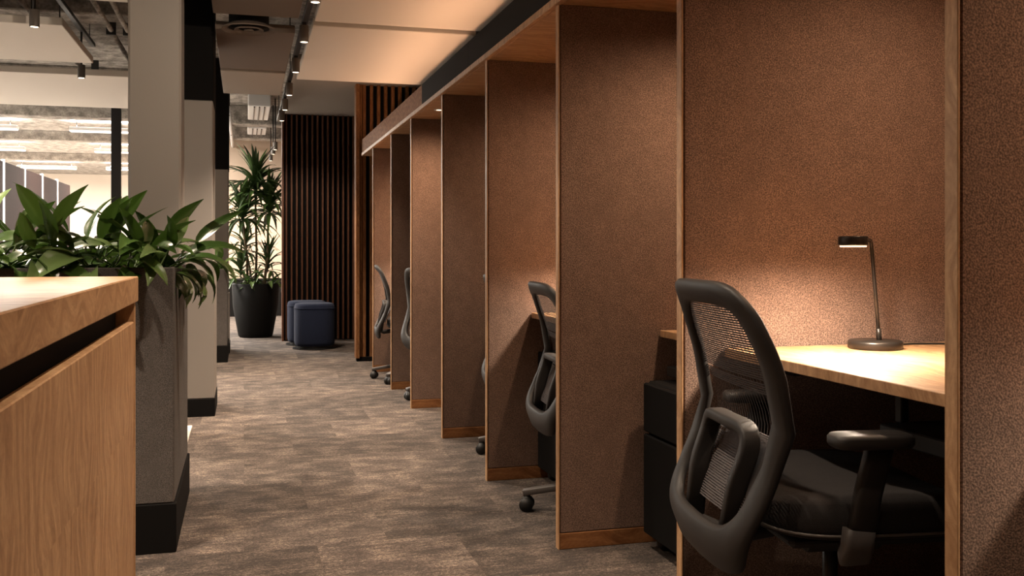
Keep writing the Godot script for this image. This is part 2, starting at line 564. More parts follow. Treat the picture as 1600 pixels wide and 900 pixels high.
# ---------------------------------------------------------------- booths
func build_booths() -> void:
	var labels := [
		"brown felt partition one booth before the wide oak edge",
		"brown felt partition with wide oak edge beside the lit desk",
		"brown felt partition glowing behind the slim desk lamp",
		"brown felt partition behind the black pedestal cabinet, oak skirting below",
		"brown felt partition behind the chair with its caster in the aisle",
		"dim brown felt partition between the brightly edged booths",
		"brown felt partition lit by the small canopy downlight",
		"dark unlit felt partition behind two black chairs",
		"last brown felt partition next to the oak slat end wall"]
	for i in PART_D.size():
		var d: float = PART_D[i]
		var o := thing("felt_partition", labels[i], "partition", V(FRONT, 0, d), 0.0, "booth partitions")
		# local x goes into the booth, local z towards the near end
		part(o, "felt_panel", box_mesh(Vector3(0.009, 0.058, 0.002), Vector3(BACK - FRONT, SOFFIT, THICK - 0.002), 0.002), M.felt_brown)
		part(o, "oak_edge", box_mesh(Vector3(0, 0, 0), Vector3(0.005, SOFFIT, THICK), 0.0015), M.oak_up, "pale oak edge strip")
		part(o, "skirting", box_mesh(Vector3(0.0055, 0, 0.0005), Vector3(BACK - FRONT, 0.056, THICK - 0.001), 0.002), M.oak_slat_along, "oak skirting")
	# canopy over all booths
	var c := thing("booth_canopy", "long oak booth canopy with black fascia above the partitions", "canopy", V(FRONT, SOFFIT, 0))
	var joints := [-2.1, 0.29, 1.286, 2.262, 3.25, 4.285, 5.305, 6.345, 7.235, 8.3, 9.0]
	for i in joints.size() - 1:
		part(c, "soffit_board", box_mesh(Vector3(0.014, 0.0005, -joints[i] - 0.001), Vector3(BACK - FRONT, 0.024, -joints[i + 1] + 0.001), 0.001), M.oak_along)
	part(c, "oak_lipping", box_mesh(Vector3(-0.012, -0.001, 2.1), Vector3(0.012, 0.027, -9.0), 0.003), M.oak_up, "pale glossy oak lipping")
	var cuts := [-2.1, -0.8, 0.55, 1.9, 3.25, 4.6, 5.87]
	for i in cuts.size() - 1:
		part(c, "fascia_panel", box_mesh(Vector3(-0.008, 0.028, -cuts[i] - 0.001), Vector3(0.010, 0.150, -cuts[i + 1] + 0.001), 0.001), M.black_panel, "matt black fascia")
	part(c, "oak_fascia", box_mesh(Vector3(-0.006, 0.028, -5.872), Vector3(0.010, 0.150, -9.0), 0.001), M.oak_slat_along, "brown oak fascia")
	part(c, "added_trough_back", box_mesh(Vector3(0.20, 0.025, 2.1), Vector3(0.22, 0.30, -8.9), 0.001), M.black_panel)  # unseen board, added to shade the ceiling panels along their booth side
	part(c, "top_board", box_mesh(Vector3(0.22, 0.25, 2.1), Vector3(BACK - FRONT, 0.27, -8.9), 0.001), M.black_panel)
	# oak slat end wall behind the last booth
	var e := structure("wall_slats", "oak slat end wall rising above the canopy")
	part(e, "backing", box_mesh(V(1.03, 0.0, 9.16), V(BACK, 2.575, 9.20), 0.002), M.black_cladding)
	part(e, "end_post", box_mesh(V(1.0, 0.03, 9.06), V(1.035, 2.575, 9.20), 0.003), M.oak_slat)
	part(e, "base_strip", box_mesh(V(1.01, 0.0, 9.09), V(BACK, 0.04, 9.16), 0.002), M.black_cladding)
	var slat := box_mesh(Vector3(0, 0.035, 0), Vector3(0.030, 2.575, 0.055), 0.002)
	for i in 14:
		var s := part(e, "slat", slat, M.oak_slat)
		s.position = V(1.068 + 0.067 * i, 0, 9.16)
	var s0 := part(e, "slat", box_mesh(Vector3(0, 0.035, 0), Vector3(0.028, 2.575, 0.055), 0.002), M.oak_slat)
	s0.position = V(1.036, 0, 9.16)

# ---------------------------------------------------------------- desks
func desk(label: String, front: float, top: float, d0: float, d1: float, tray: Array) -> void:
	var o := thing("desk", label, "desk", V(front, 0, (d0 + d1) / 2))
	var h := (d1 - d0) / 2
	var deep := BACK - 0.006 - front
	part(o, "top", box_mesh(Vector3(0, top - 0.024, -h), Vector3(deep, top, h), 0.0015), M.oak_up)
	for s in [-1, 1]:
		var z: float = s * (h - 0.10)
		part(o, "foot", box_mesh(Vector3(deep - 0.115, 0, z - 0.05), Vector3(deep - 0.005, 0.022, z + 0.05), 0.004), M.black_metal)
		part(o, "leg", box_mesh(Vector3(deep - 0.10, 0.02, z - 0.028), Vector3(deep - 0.02, top - 0.024, z + 0.028), 0.003), M.black_metal)
	part(o, "crossbar", box_mesh(Vector3(deep * 0.5, top - 0.068, -h + 0.06), Vector3(deep * 0.5 + 0.10, top - 0.025, h - 0.06), 0.003), M.black_metal)
	part(o, "side_rail", box_mesh(Vector3(0.12, top - 0.06, -h + 0.08), Vector3(deep - 0.06, top - 0.025, -h + 0.12), 0.003), M.black_metal)
	part(o, "side_rail", box_mesh(Vector3(0.12, top - 0.06, h - 0.12), Vector3(deep - 0.06, top - 0.025, h - 0.08), 0.003), M.black_metal)
	if tray:
		var zc := (d0 + d1) / 2
		part(o, "shelf", box_mesh(Vector3(tray[0], tray[2] - 0.034, zc - tray[3]), Vector3(tray[1], tray[2], zc - tray[4]), 0.003), M.black_metal, "black under-desk shelf")
		part(o, "shelf_post", box_mesh(Vector3(tray[0] + 0.05, 0.0, zc - tray[3] - 0.045), Vector3(tray[0] + 0.09, tray[2] - 0.03, zc - tray[3] - 0.005), 0.003), M.black_metal)
		for x in [tray[0] + 0.06, tray[1] - 0.08]:
			part(o, "shelf_hanger", box_mesh(Vector3(x, tray[2] - 0.005, zc - tray[4] - 0.03), Vector3(x + 0.02, top - 0.02, zc - tray[4] - 0.01), 0.002), M.black_metal)

func pedestal(label: String, x: float, d0: float, d1: float) -> void:
	var o := thing("pedestal_cabinet", label, "cabinet", V(x, 0, (d0 + d1) / 2))
	var h := (d1 - d0) / 2
	part(o, "body", box_mesh(Vector3(0.02, 0.05, -h), Vector3(0.52, 0.585, h), 0.006), M.black_panel)
	var upper := part(o, "drawer", box_mesh(Vector3(0, 0.41, -h + 0.004), Vector3(0.019, 0.58, h - 0.004), 0.005), M.black_panel)
	part(o, "drawer", box_mesh(Vector3(0, 0.055, -h + 0.004), Vector3(0.019, 0.402, h - 0.004), 0.005), M.black_panel)
	var st := new_st()
	tube(st, [Vector3(-0.003, 0.55, h - 0.05), Vector3(0.003, 0.55, h - 0.05)], 0.008, 12)
	piece(upper, "lock", st, M.plastic_grey)
	for sx in [0.06, 0.46]:
		for s in [-1, 1]:
			var w := new_st()
			tube(w, [Vector3(sx, 0.024, s * (h - 0.05) - 0.012), Vector3(sx, 0.024, s * (h - 0.05) + 0.012)], 0.024, 14)
			cbox(w, Vector3(sx - 0.015, 0.03, s * (h - 0.05) - 0.016), Vector3(sx + 0.015, 0.052, s * (h - 0.05) + 0.016), 0.002)
			piece(o, "caster", w, M.rubber)

func desk_lamp(label: String, at: Vector3, head: Vector3, energy: float) -> void:
	var o := thing("desk_lamp", label, "lamp", at, 0.0, "desk lamps")
	var st := new_st()
	lathe(st, Vector3.ZERO, [Vector2(0, 0), Vector2(0.062, 0), Vector2(0.066, 0.003), Vector2(0.066, 0.017), Vector2(0.063, 0.021), Vector2(0, 0.022)], 40)
	piece(o, "base", st, M.lamp_metal)
	var top := Vector3(-0.012, head.y + 0.012, 0.0)
	var away := Vector3(head.x - top.x, 0, head.z - top.z)
	var foot := Vector3(0.012, 0.02, 0.0)
	st = new_st()
	tube(st, [foot, foot.lerp(top, 0.12)], 0.0065, 12)
	piece(o, "collar", st, M.lamp_metal)
	st = new_st()
	var path := [foot, foot.lerp(top, 0.5), foot.lerp(top, 0.92)]
	for i in 6:
		var t := (i + 1) / 6.0
		var k := foot.lerp(top, 0.92)
		path.append(k.lerp(top, t).lerp(top.lerp(top + away.normalized() * 0.025, t), t))
	tube(st, path, 0.0048, 12)
	piece(o, "stem", st, M.lamp_metal)
	st = new_st()
	tube(st, [path[-1], head + Vector3(0, 0.010, 0)], 0.0042, 10)
	piece(o, "arm", st, M.lamp_metal)
	st = new_st()
	lathe(st, head, [Vector2(0.026, 0.0), Vector2(0.032, -0.002), Vector2(0.033, 0.002), Vector2(0.033, 0.018), Vector2(0.031, 0.020), Vector2(0, 0.020)], 32)
	var head_part := piece(o, "head", st, M.lamp_metal)
	st = new_st()
	lathe(st, head, [Vector2(0.0, -0.005), Vector2(0.029, -0.005), Vector2(0.030, 0.003), Vector2(0, 0.003)], 28, false)
	piece(head_part, "lens", st, M.desk_lens)
	spot_light(o, head + Vector3(0, -0.010, 0), Vector3(0, -1, 0), energy, 88.0, 0.028, WARM, 1.0)
	st = new_st()
	var cord := []
	for i in 10:
		var t := i / 9.0
		cord.append(Vector3(0.06 + 0.28 * t, 0.0035, -0.03 - 0.02 * sin(t * 5.0)))
	tube(st, cord, 0.0025, 6)
	piece(o, "cord", st, M.rubber)

func build_desks() -> void:
	desk("pale oak desk under the slim lamp, bright pool of light on it", 1.171, 0.798, 1.290, 2.226, [0.09, 0.55, 0.690, 1.30, 1.73])
	desk("oak desk above the black pedestal cabinet, only its corner showing", 1.436, 0.757, 2.268, 3.214, [0.0, 0.42, 0.635, 2.72, 3.16])
	desk("oak desk behind the chair with its caster in the aisle", 1.264, 0.757, 3.256, 4.249, [])
	desk("oak desk hidden in the booth past the dim partition", 1.35, 0.757, 4.291, 5.269, [])
	desk("oak desk in the booth with the small canopy downlight", 1.40, 0.757, 5.311, 6.309, [])
	desk("oak desk in the dark booth with the turned chair", 1.46, 0.757, 6.351, 7.199, [])
	desk("oak desk in the last booth before the slat wall", 1.30, 0.757, 7.241, 8.264, [])
	desk("oak desk in the booth before the wide oak edge", 1.25, 0.757, 0.296, 1.250, [])
	pedestal("black two-drawer pedestal cabinet with rounded top drawer under the desk corner", 1.350, 2.78, 3.17)
	pedestal("black pedestal cabinet in shadow beside the chair in the aisle", 1.290, 3.965, 4.245)
	desk_lamp("slim dark desk lamp with a disc head on the bright desk", V(1.530, 0.798, 2.115), Vector3(1.352 - 1.530, 1.058 - 0.798, 0.165), 1.6)
	desk_lamp("slim desk lamp hidden behind the pedestal booth's far partition", V(1.62, 0.757, 4.12), Vector3(-0.17, 0.26, 0.15), 1.2)
	desk_lamp("slim desk lamp in the last booth before the slat wall", V(1.60, 0.757, 8.12), Vector3(-0.17, 0.26, 0.15), 1.2)
	desk_lamp("slim desk lamp in the booth before the wide oak edge", V(1.60, 0.757, 1.12), Vector3(-0.15, 0.26, 0.15), 0.6)

# ---------------------------------------------------------------- chairs
const BACK_Y := [0.34, 0.42, 0.50, 0.62, 0.75, 0.85, 0.92]
const BACK_X := [-0.285, -0.300, -0.272, -0.222, -0.240, -0.272, -0.300]

func back_x(y: float) -> float:
	for i in BACK_Y.size() - 1:
		if y <= BACK_Y[i + 1] or i == BACK_Y.size() - 2:
			var t: float = (y - BACK_Y[i]) / (BACK_Y[i + 1] - BACK_Y[i])
			return cubic_interpolate(BACK_X[i], BACK_X[i + 1], BACK_X[maxi(i - 1, 0)], BACK_X[mini(i + 2, 6)], t)
	return 0.0

func on_back(s: float, y: float, out := 0.0) -> Vector3:
	# a point of the back's surface, s metres to the side
	return Vector3(back_x(y) + 0.50 * s * s + out, y, s)

func on_mesh(s: float, y: float, out := 0.0) -> Vector3:
	return on_back(s, y, out + 0.035 * smoothstep(0.80, 0.58, y) * (1.0 - 10.0 * s * s))

func back_loop(t: float, inset: float, top: float, bottom: float) -> Vector2:
	var hi := 0.92 - top
	var lo := 0.34 + bottom
	var yy := (hi + lo) / 2 + (hi - lo) / 2 * spow(sin(t), 0.38)
	var half := 0.238 - 0.018 * smoothstep(0.7, 0.92, yy) - 0.016 * smoothstep(0.50, 0.34, yy) - inset
	return Vector2(half * spow(cos(t), 0.38), yy)

func make_chair(label: String, raised: float) -> Node3D:
	var o := thing("office_chair", label, "chair", Vector3.ZERO, 0.0, "black mesh office chairs")
	var up := Vector3(0, raised, 0)
	var shift := Transform3D(Basis(), up)
	# back frame
	var st := new_st()
	st.set_smooth_group(0)
	var rings := []
	var turns := 96
	for i in turns:
		var t := TAU * i / turns
		var a := back_loop(t, 0.0, 0.0, 0.0)
		var b := back_loop(t, 0.050, 0.050, 0.090)
		var ring := PackedVector3Array()
		for q in [[0.0, -0.005], [0.10, -0.012], [0.45, -0.016], [0.88, -0.012], [1.0, -0.005], [1.0, 0.006], [0.88, 0.011], [0.10, 0.011], [0.0, 0.006]]:
			var p := a.lerp(b, q[0])
			ring.append(up + on_back(p.x, p.y, q[1]))
		rings.append(ring)
	loft(st, rings, true)
	piece(o, "back_frame", st, M.plastic_dark, "dark moulded back frame")
	# woven mesh: rows of threads with open gaps
	st = new_st()
	st.set_smooth_group(0)
	var y := 0.445
	while y < 0.872:
		var width := 0.0
		# width of the opening at this height
		for k in 60:
			var bl := back_loop(-PI / 2 + PI * k / 59.0, 0.046, 0.046, 0.086)
			if absf(bl.y - y) < 0.012:
				width = maxf(width, bl.x)
		if width > 0.02:
			for k in 8:
				var s0 := lerpf(-width, width, k / 8.0)
				var s1 := lerpf(-width, width, (k + 1) / 8.0)
				var w := 0.0033
				quad(st, up + on_mesh(s0, y), up + on_mesh(s1, y), up + on_mesh(s1, y + w), up + on_mesh(s0, y + w), up + on_mesh(0, y, 0.5))
		y += 0.0050
	for k in 27:
		var s := -0.182 + 0.014 * k
		for j in 14:
			var y0 := lerpf(0.448, 0.868, j / 14.0)
			var y1 := lerpf(0.448, 0.868, (j + 1) / 14.0)
			if absf(s) > 0.165 and (j == 0 or j == 13):
				continue
			quad(st, up + on_mesh(s - 0.0012, y0, 0.001), up + on_mesh(s + 0.0012, y0, 0.001), up + on_mesh(s + 0.0012, y1, 0.001), up + on_mesh(s - 0.0012, y1, 0.001), up + on_mesh(s, y0, 0.5))
	var mesh_part := piece(o, "mesh_back", st, M.mesh_fabric, "grey see-through mesh")
	mesh_part.set_meta("kind", "stuff")
	# lumbar pad in front of the mesh
	st = new_st()
	st.set_smooth_group(0)
	rings = []
	for i in 9:
		var yy := 0.47 + 0.13 * i / 8.0
		var ring := PackedVector3Array()
		for j in 16:
			var a := TAU * j / 16
			var s := 0.135 * spow(cos(a), 0.6)
			ring.append(up + on_mesh(s, yy, 0.016 + 0.006 * sin(a)))
		rings.append(ring)
	loft(st, rings)
	piece(o, "lumbar_pad", st, M.mesh_fabric)
	# bracket behind the mesh: an upside-down U
	st = new_st()
	var path := []
	var sides := []
	for i in 41:
		var t := PI * i / 40.0
		var s := 0.125 * spow(cos(t), 0.30)
		var yy := 0.40 + 0.225 * spow(sin(t), 0.30)
		path.append(up + on_back(s * (0.80 + 0.20 * (yy - 0.40) / 0.225), yy, 0.026 - 0.034 * (yy - 0.40) / 0.225))
		sides.append(Vector3.RIGHT)
	strap(st, path, sides, 0.040, 0.024)
	piece(o, "lumbar_bracket", st, M.plastic_dark)
	# spine from the mechanism to the frame
	st = new_st()
	strap(st, [up + Vector3(-0.05, 0.415, 0), up + Vector3(-0.16, 0.395, 0), up + Vector3(-0.235, 0.385, 0), up + Vector3(-0.272, 0.40, 0)], [Vector3.BACK, Vector3.BACK, Vector3.BACK, Vector3.BACK], 0.10, 0.03)
	piece(o, "spine", st, M.plastic_dark)
	# seat
	st = new_st()
	st.set_smooth_group(0)
	rings = []
	for q in [[0.90, 0.418], [0.965, 0.424], [0.99, 0.440], [1.0, 0.460], [0.985, 0.478], [0.95, 0.489], [0.80, 0.495], [0.4, 0.492]]:
		var ring := PackedVector3Array()
		for j in 48:
			var a := TAU * j / 48
			var x: float = 0.025 + 0.235 * spow(cos(a), 0.55) * q[0]
			var z: float = 0.238 * spow(sin(a), 0.55) * q[0]
			ring.append(up + Vector3(x, q[1] - 0.028 * smoothstep(0.14, 0.27, x) + 0.018 * (z / 0.24) * (z / 0.24) * (1.0 if q[1] > 0.47 else 0.3), z))
		rings.append(ring)
	loft(st, rings)
	var seat := piece(o, "seat", st, M.seat_fabric, "dark upholstered seat cushion")
	st = new_st()
	var pipe := []
	for j in 49:
		var a := TAU * j / 48
		var x: float = 0.025 + 0.2365 * spow(cos(a), 0.55)
		pipe.append(up + Vector3(x, 0.437 - 0.028 * smoothstep(0.14, 0.27, x), 0.2385 * spow(sin(a), 0.55)))
	tube(st, pipe, 0.003, 6, false)
	piece(seat, "piping", st, M.piping)
	st = new_st()
	cbox(st, Vector3(-0.17, 0.398, -0.18), Vector3(0.20, 0.424, 0.18), 0.02, shift)
	piece(o, "seat_pan", st, M.plastic_dark)
	st = new_st()
	cbox(st, Vector3(-0.09, 0.35, -0.065), Vector3(0.10, 0.40, 0.065), 0.015, shift)
	piece(o, "mechanism", st, M.plastic_dark)
	# arms
	for s in [-1.0, 1.0]:
		st = new_st()
		var z: float = s * 0.275
		strap(st, [up + Vector3(0.0, 0.405, s * 0.10), up + Vector3(-0.05, 0.398, s * 0.20), up + Vector3(-0.075, 0.402, s * 0.25), up + Vector3(-0.082, 0.43, z), up + Vector3(-0.078, 0.462, z)], [Vector3.RIGHT, Vector3.RIGHT, Vector3.RIGHT, Vector3.RIGHT, Vector3.RIGHT], 0.058, 0.030)
		var arm := piece(o, "arm_bracket", st, M.plastic_grey, "grey arm bracket")
		st = new_st()
		strap(st, [up + Vector3(-0.078, 0.44, z), up + Vector3(-0.06, 0.53, z), up + Vector3(-0.035, 0.622, z)], [Vector3.RIGHT, Vector3.RIGHT, Vector3.RIGHT], 0.050, 0.026)
		piece(arm, "arm_post", st, M.plastic_dark)
		st = new_st()
		st.set_smooth_group(0)
		rings = []
		for q in [[0.94, 0.616], [1.0, 0.622], [1.0, 0.634], [0.93, 0.640]]:
			var ring := PackedVector3Array()
			for j in 28:
				var a := TAU * j / 28
				ring.append(up + Vector3(-0.055 + 0.078 * spow(cos(a), 0.45) * q[0], q[1], z + 0.036 * spow(sin(a), 0.45) * q[0]))
			rings.append(ring)
		loft(st, rings)
		piece(arm, "arm_pad", st, M.plastic_dark)
	# column and star base
	st = new_st()
	tube(st, [Vector3(0, 0.09, 0), Vector3(0, 0.24, 0)], 0.027, 16)
	tube(st, [Vector3(0, 0.24, 0), Vector3(0, 0.375 + raised, 0)], 0.016, 16)
	piece(o, "gas_column", st, M.black_metal)
	var base_node := new_st()
	lathe(base_node, Vector3.ZERO, [Vector2(0.0, 0.08), Vector2(0.045, 0.08), Vector2(0.050, 0.125), Vector2(0.036, 0.15), Vector2(0, 0.15)], 20)
	var hub := piece(o, "base_hub", base_node, M.plastic_grey)
	for i in 5:
		var a := TAU * i / 5 + PI + 0.36
		var dir := Vector3(cos(a), 0, sin(a))
		var side := Vector3(-sin(a), 0, cos(a))
		st = new_st()
		strap(st, [dir * 0.03 + Vector3(0, 0.122, 0), dir * 0.15 + Vector3(0, 0.110, 0), dir * 0.29 + Vector3(0, 0.084, 0), dir * 0.343 + Vector3(0, 0.072, 0)], [side, side, side, side], 0.042, 0.026)
		piece(hub, "base_leg", st, M.plastic_grey)
		st = new_st()
		var c := dir * 0.33 + Vector3(0, 0.028, 0)
		tube(st, [c - side * 0.026, c - side * 0.006], 0.028, 16)
		tube(st, [c + side * 0.006, c + side * 0.026], 0.028, 16)
		tube(st, [c, c + Vector3(0, 0.04, 0)], 0.008, 8)
		tube(st, [c - side * 0.02 + Vector3(0, 0.016, 0), c + side * 0.02 + Vector3(0, 0.016, 0)], 0.019, 12)
		piece(o, "caster", st, M.rubber)
	return o

func build_chairs() -> void:
	var a := make_chair("black mesh office chair pulled out before the lit desk", 0.065)
	a.position = V(1.215, 0, 1.835)
	a.rotation.y = deg_to_rad(-7.3)
	var b := make_chair("black mesh office chair with a caster in the aisle, half behind a partition", 0.0)
	b.position = V(1.392, 0, 3.60)
	b.rotation.y = deg_to_rad(-4.0)
	copy_of(b, "office_chair", "black office chair almost hidden behind the partition, a caster edge showing", V(1.475, 0, 4.70), deg_to_rad(-3.0))
	copy_of(b, "office_chair", "black office chair turned sideways against the dark unlit partition", V(1.42, 0, 6.76), deg_to_rad(35.0))
	copy_of(b, "office_chair", "black office chair in the last booth, close to the oak slat wall", V(1.31, 0, 7.72), deg_to_rad(-6.0))

# ---------------------------------------------------------------- left side
func build_left() -> void:
	# counter
	var c := thing("counter", "oak counter with thick top and dark finger groove along its doors", "counter", V(-0.255, 0, 2.602))
	part(c, "top", box_mesh(Vector3(-2.0, 0.917, 0), Vector3(0, 0.98, 2.2), 0.0025), M.oak_along)
	part(c, "end_panel", box_mesh(Vector3(-2.0, 0, 0.006), Vector3(-0.006, 0.916, 0.026), 0.002), M.oak_up)
	part(c, "groove_back", box_mesh(Vector3(-0.07, 0.84, 0.027), Vector3(-0.05, 0.916, 2.2), 0.001), M.black_panel, "black recessed finger groove")
	part(c, "carcass", box_mesh(Vector3(-2.0, 0.07, 0.027), Vector3(-0.075, 0.915, 2.2), 0.001), M.oak_up)
	part(c, "plinth", box_mesh(Vector3(-1.9, 0, 0.05), Vector3(-0.06, 0.069, 2.15), 0.001), M.black_panel)
	var z := 0.0275
	for w in [1.65, 0.515]:
		part(c, "door", box_mesh(Vector3(-0.030, 0.072, z), Vector3(-0.008, 0.868, z + w), 0.002), M.oak_up)
		z += w + 0.004
	# planter boxes
	planter("grey felt planter box with black plinth behind the oak counter", -1.55, -0.233, 3.555, 4.40, 0.984, 0.171)
	planter("grey felt planter box standing between pier and potted palm", -0.80, -0.150, 9.34, 10.1, 0.861, 0.154)
	# grey column behind the planter
	var k := thing("column", "smooth grey-beige column rising behind the leafy planter", "column", V(-0.462, 0, 5.70))
	part(k, "shaft", box_mesh(Vector3(-0.135, 0.0, -0.15), Vector3(0.135, 2.955, 0.15), 0.012), M.column_paint)
	part(k, "foot_plate", box_mesh(Vector3(-0.16, 0, -0.30), Vector3(0.17, 0.012, 0.17), 0.002), M.plaster, "pale foot plate")
	# black-topped piers
	for q in [[-0.187, -0.62, 6.37, 0.5, 1.976, 0.974, 0.113, "beige pier with black upper cladding beside the grey column"], [-0.150, -0.62, 9.345 + 0.79, 0.4, 1.84, 0.60, 0.10, "beige pier with black upper cladding beside the palm"]]:
		var o := thing("pier", q[7], "pier", V(q[0], 0, q[2]))
		var w: float = q[1] - q[0]
		part(o, "shaft", box_mesh(Vector3(w, q[5] + 0.0, -q[3]), Vector3(0, q[4], 0), 0.006), M.column_paint)
		part(o, "upper_cladding", box_mesh(Vector3(w - 0.004, q[4], -q[3] - 0.004), Vector3(0.004, 2.955, 0.004), 0.003), M.black_cladding, "black upper cladding")
		part(o, "lower_cladding", box_mesh(Vector3(w - 0.008, q[6], -q[3] - 0.008), Vector3(0.010, q[5], 0.010), 0.004), M.column_paint)
		part(o, "skirting", box_mesh(Vector3(w - 0.012, 0, -q[3] - 0.012), Vector3(0.014, q[6], 0.014), 0.003), M.black_cladding, "black skirting")

func planter(label: String, x0: float, x1: float, d0: float, d1: float, top: float, base: float) -> void:
	var o := thing("planter_box", label, "planter", V(x1, 0, d0))
	var w := x0 - x1
	var l := -(d1 - d0)
	var rim := 0.02
	part(o, "front_panel", box_mesh(Vector3(w, base, -rim), Vector3(-0.001, top, 0), 0.003), M.felt_grey)
	part(o, "side_panel", box_mesh(Vector3(-rim, base, l + rim), Vector3(0, top, -rim - 0.001), 0.003), M.felt_grey)
	part(o, "side_panel", box_mesh(Vector3(w, base, l + rim), Vector3(w + rim, top, -rim - 0.001), 0.003), M.felt_grey)
	part(o, "back_panel", box_mesh(Vector3(w, base, l), Vector3(0, top, l + rim - 0.001), 0.003), M.felt_grey)
	part(o, "plinth", box_mesh(Vector3(w - 0.008, 0, l - 0.008), Vector3(0.008, base - 0.001, 0.008), 0.003), M.black_cladding, "black plinth")
	part(o, "soil", box_mesh(Vector3(w + rim, base, l + rim), Vector3(-rim, top - 0.05, -rim), 0.0), M.soil)

# ---------------------------------------------------------------- far end of the aisle
func build_end() -> void:
	var e := structure("wall_dark_slats", "dark slat wall closing the end of the aisle")
	part(e, "backing", box_mesh(V(0.435, 0, 11.36), V(BACK, 2.575, 11.42), 0.002), M.black_cladding)
	part(e, "end_trim", box_mesh(V(0.415, 0, 11.28), V(0.437, 2.575, 11.42), 0.002), M.walnut_slat)
	var slat := box_mesh(Vector3(0, 0.01, 0), Vector3(0.020, 2.572, 0.06), 0.002)
	for i in 22:
		var s := part(e, "slat", slat, M.walnut_slat)
		s.position = V(0.455 + 0.058 * i, 0, 11.358)
	# ottomans
	for i in 2:
		var o := thing("ottoman", ["round-edged navy fabric ottoman standing in front of its twin", "navy fabric ottoman mostly hidden behind its twin"][i], "ottoman", [V(0.715, 0, 10.42), V(0.665, 0, 10.87)][i], 0.0, "navy ottomans")
		var st := new_st()
		st.set_smooth_group(0)
		var rings := []
		for q in [[0.90, 0.035], [0.97, 0.045], [1.0, 0.075], [1.0, 0.25], [1.0, 0.415], [0.985, 0.448], [0.94, 0.468], [0.80, 0.476], [0.4, 0.479]]:
			var ring := PackedVector3Array()
			for j in 40:
				var a := TAU * j / 40
				ring.append(Vector3(0.208 * q[0] * spow(cos(a), 0.62), q[1], 0.208 * q[0] * spow(sin(a), 0.62)))
			rings.append(ring)
		loft(st, rings)
		piece(o, "cushion", st, M.navy_fabric)
		st = new_st()
		var seam := []
		for j in 41:
			var a := TAU * j / 40
			seam.append(Vector3(0.2085 * spow(cos(a), 0.62), 0.425, 0.2085 * spow(sin(a), 0.62)))
		tube(st, seam, 0.004, 6, false)
		piece(o, "seam", st, M.navy_fabric)
		st = new_st()
		lathe(st, Vector3.ZERO, [Vector2(0, 0), Vector2(0.225, 0), Vector2(0.225, 0.012), Vector2(0.18, 0.014), Vector2(0.18, 0.036), Vector2(0, 0.036)], 32, false)
		piece(o, "base", st, M.black_metal)
	# services over the palm corner
	for i in 2:
		var o := thing("duct_unit", ["white ribbed ceiling duct above the palm", "smaller white ceiling duct deeper behind the palm"][i], "duct", [V(0.18, 2.74, 12.6), V(0.18, 2.72, 14.4)][i])
		var l: float = [1.3, 0.8][i]
		part(o, "casing", box_mesh(Vector3(-0.13, 0, -l / 2), Vector3(0.13, 0.215, l / 2), 0.01), M.white_metal)
		for x in [-0.06, 0.0, 0.06]:
			part(o, "rib", box_mesh(Vector3(x - 0.008, -0.014, -l / 2 + 0.04), Vector3(x + 0.008, 0.001, l / 2 - 0.04), 0.003), M.plastic_grey)
	for i in 2:
		var o := thing("concrete_beam", ["concrete beam in front of the smaller duct, above the palm", "concrete beam against the beige wall, above the palm"][i], "beam", [V(0, 2.70, 13.55), V(0, 2.70, 15.3)][i])
		part(o, "body", box_mesh(Vector3(-0.74, 0, -0.15), Vector3(BACK - 0.01, 0.251, 0.15), 0.01), M.concrete)
	var p := thing("service_pipe", "long pale pipe running back above the palm", "pipe", V(-0.17, 2.66, 11.6))
	var st := new_st()
	tube(st, [Vector3.ZERO, Vector3(0, 0, -4.39)], 0.022, 12)
	piece(p, "pipe", st, M.white_metal)
	for z in [-0.5, -2.6]:
		part(p, "clamp", box_mesh(Vector3(-0.01, -0.026, z - 0.02), Vector3(0.01, 0.295, z + 0.02), 0.002), M.black_metal)
	var lc := thing("low_cabinet", "low black cabinet against the beige wall behind the palm", "cabinet", V(0.40, 0, 15.75))
	part(lc, "body", box_mesh(Vector3(-0.95, 0.0, -0.24), Vector3(0.9, 0.55, 0.2), 0.005), M.black_panel)
	part(lc, "top", box_mesh(Vector3(-0.96, 0.5505, -0.245), Vector3(0.91, 0.575, 0.21), 0.004), M.black_panel)

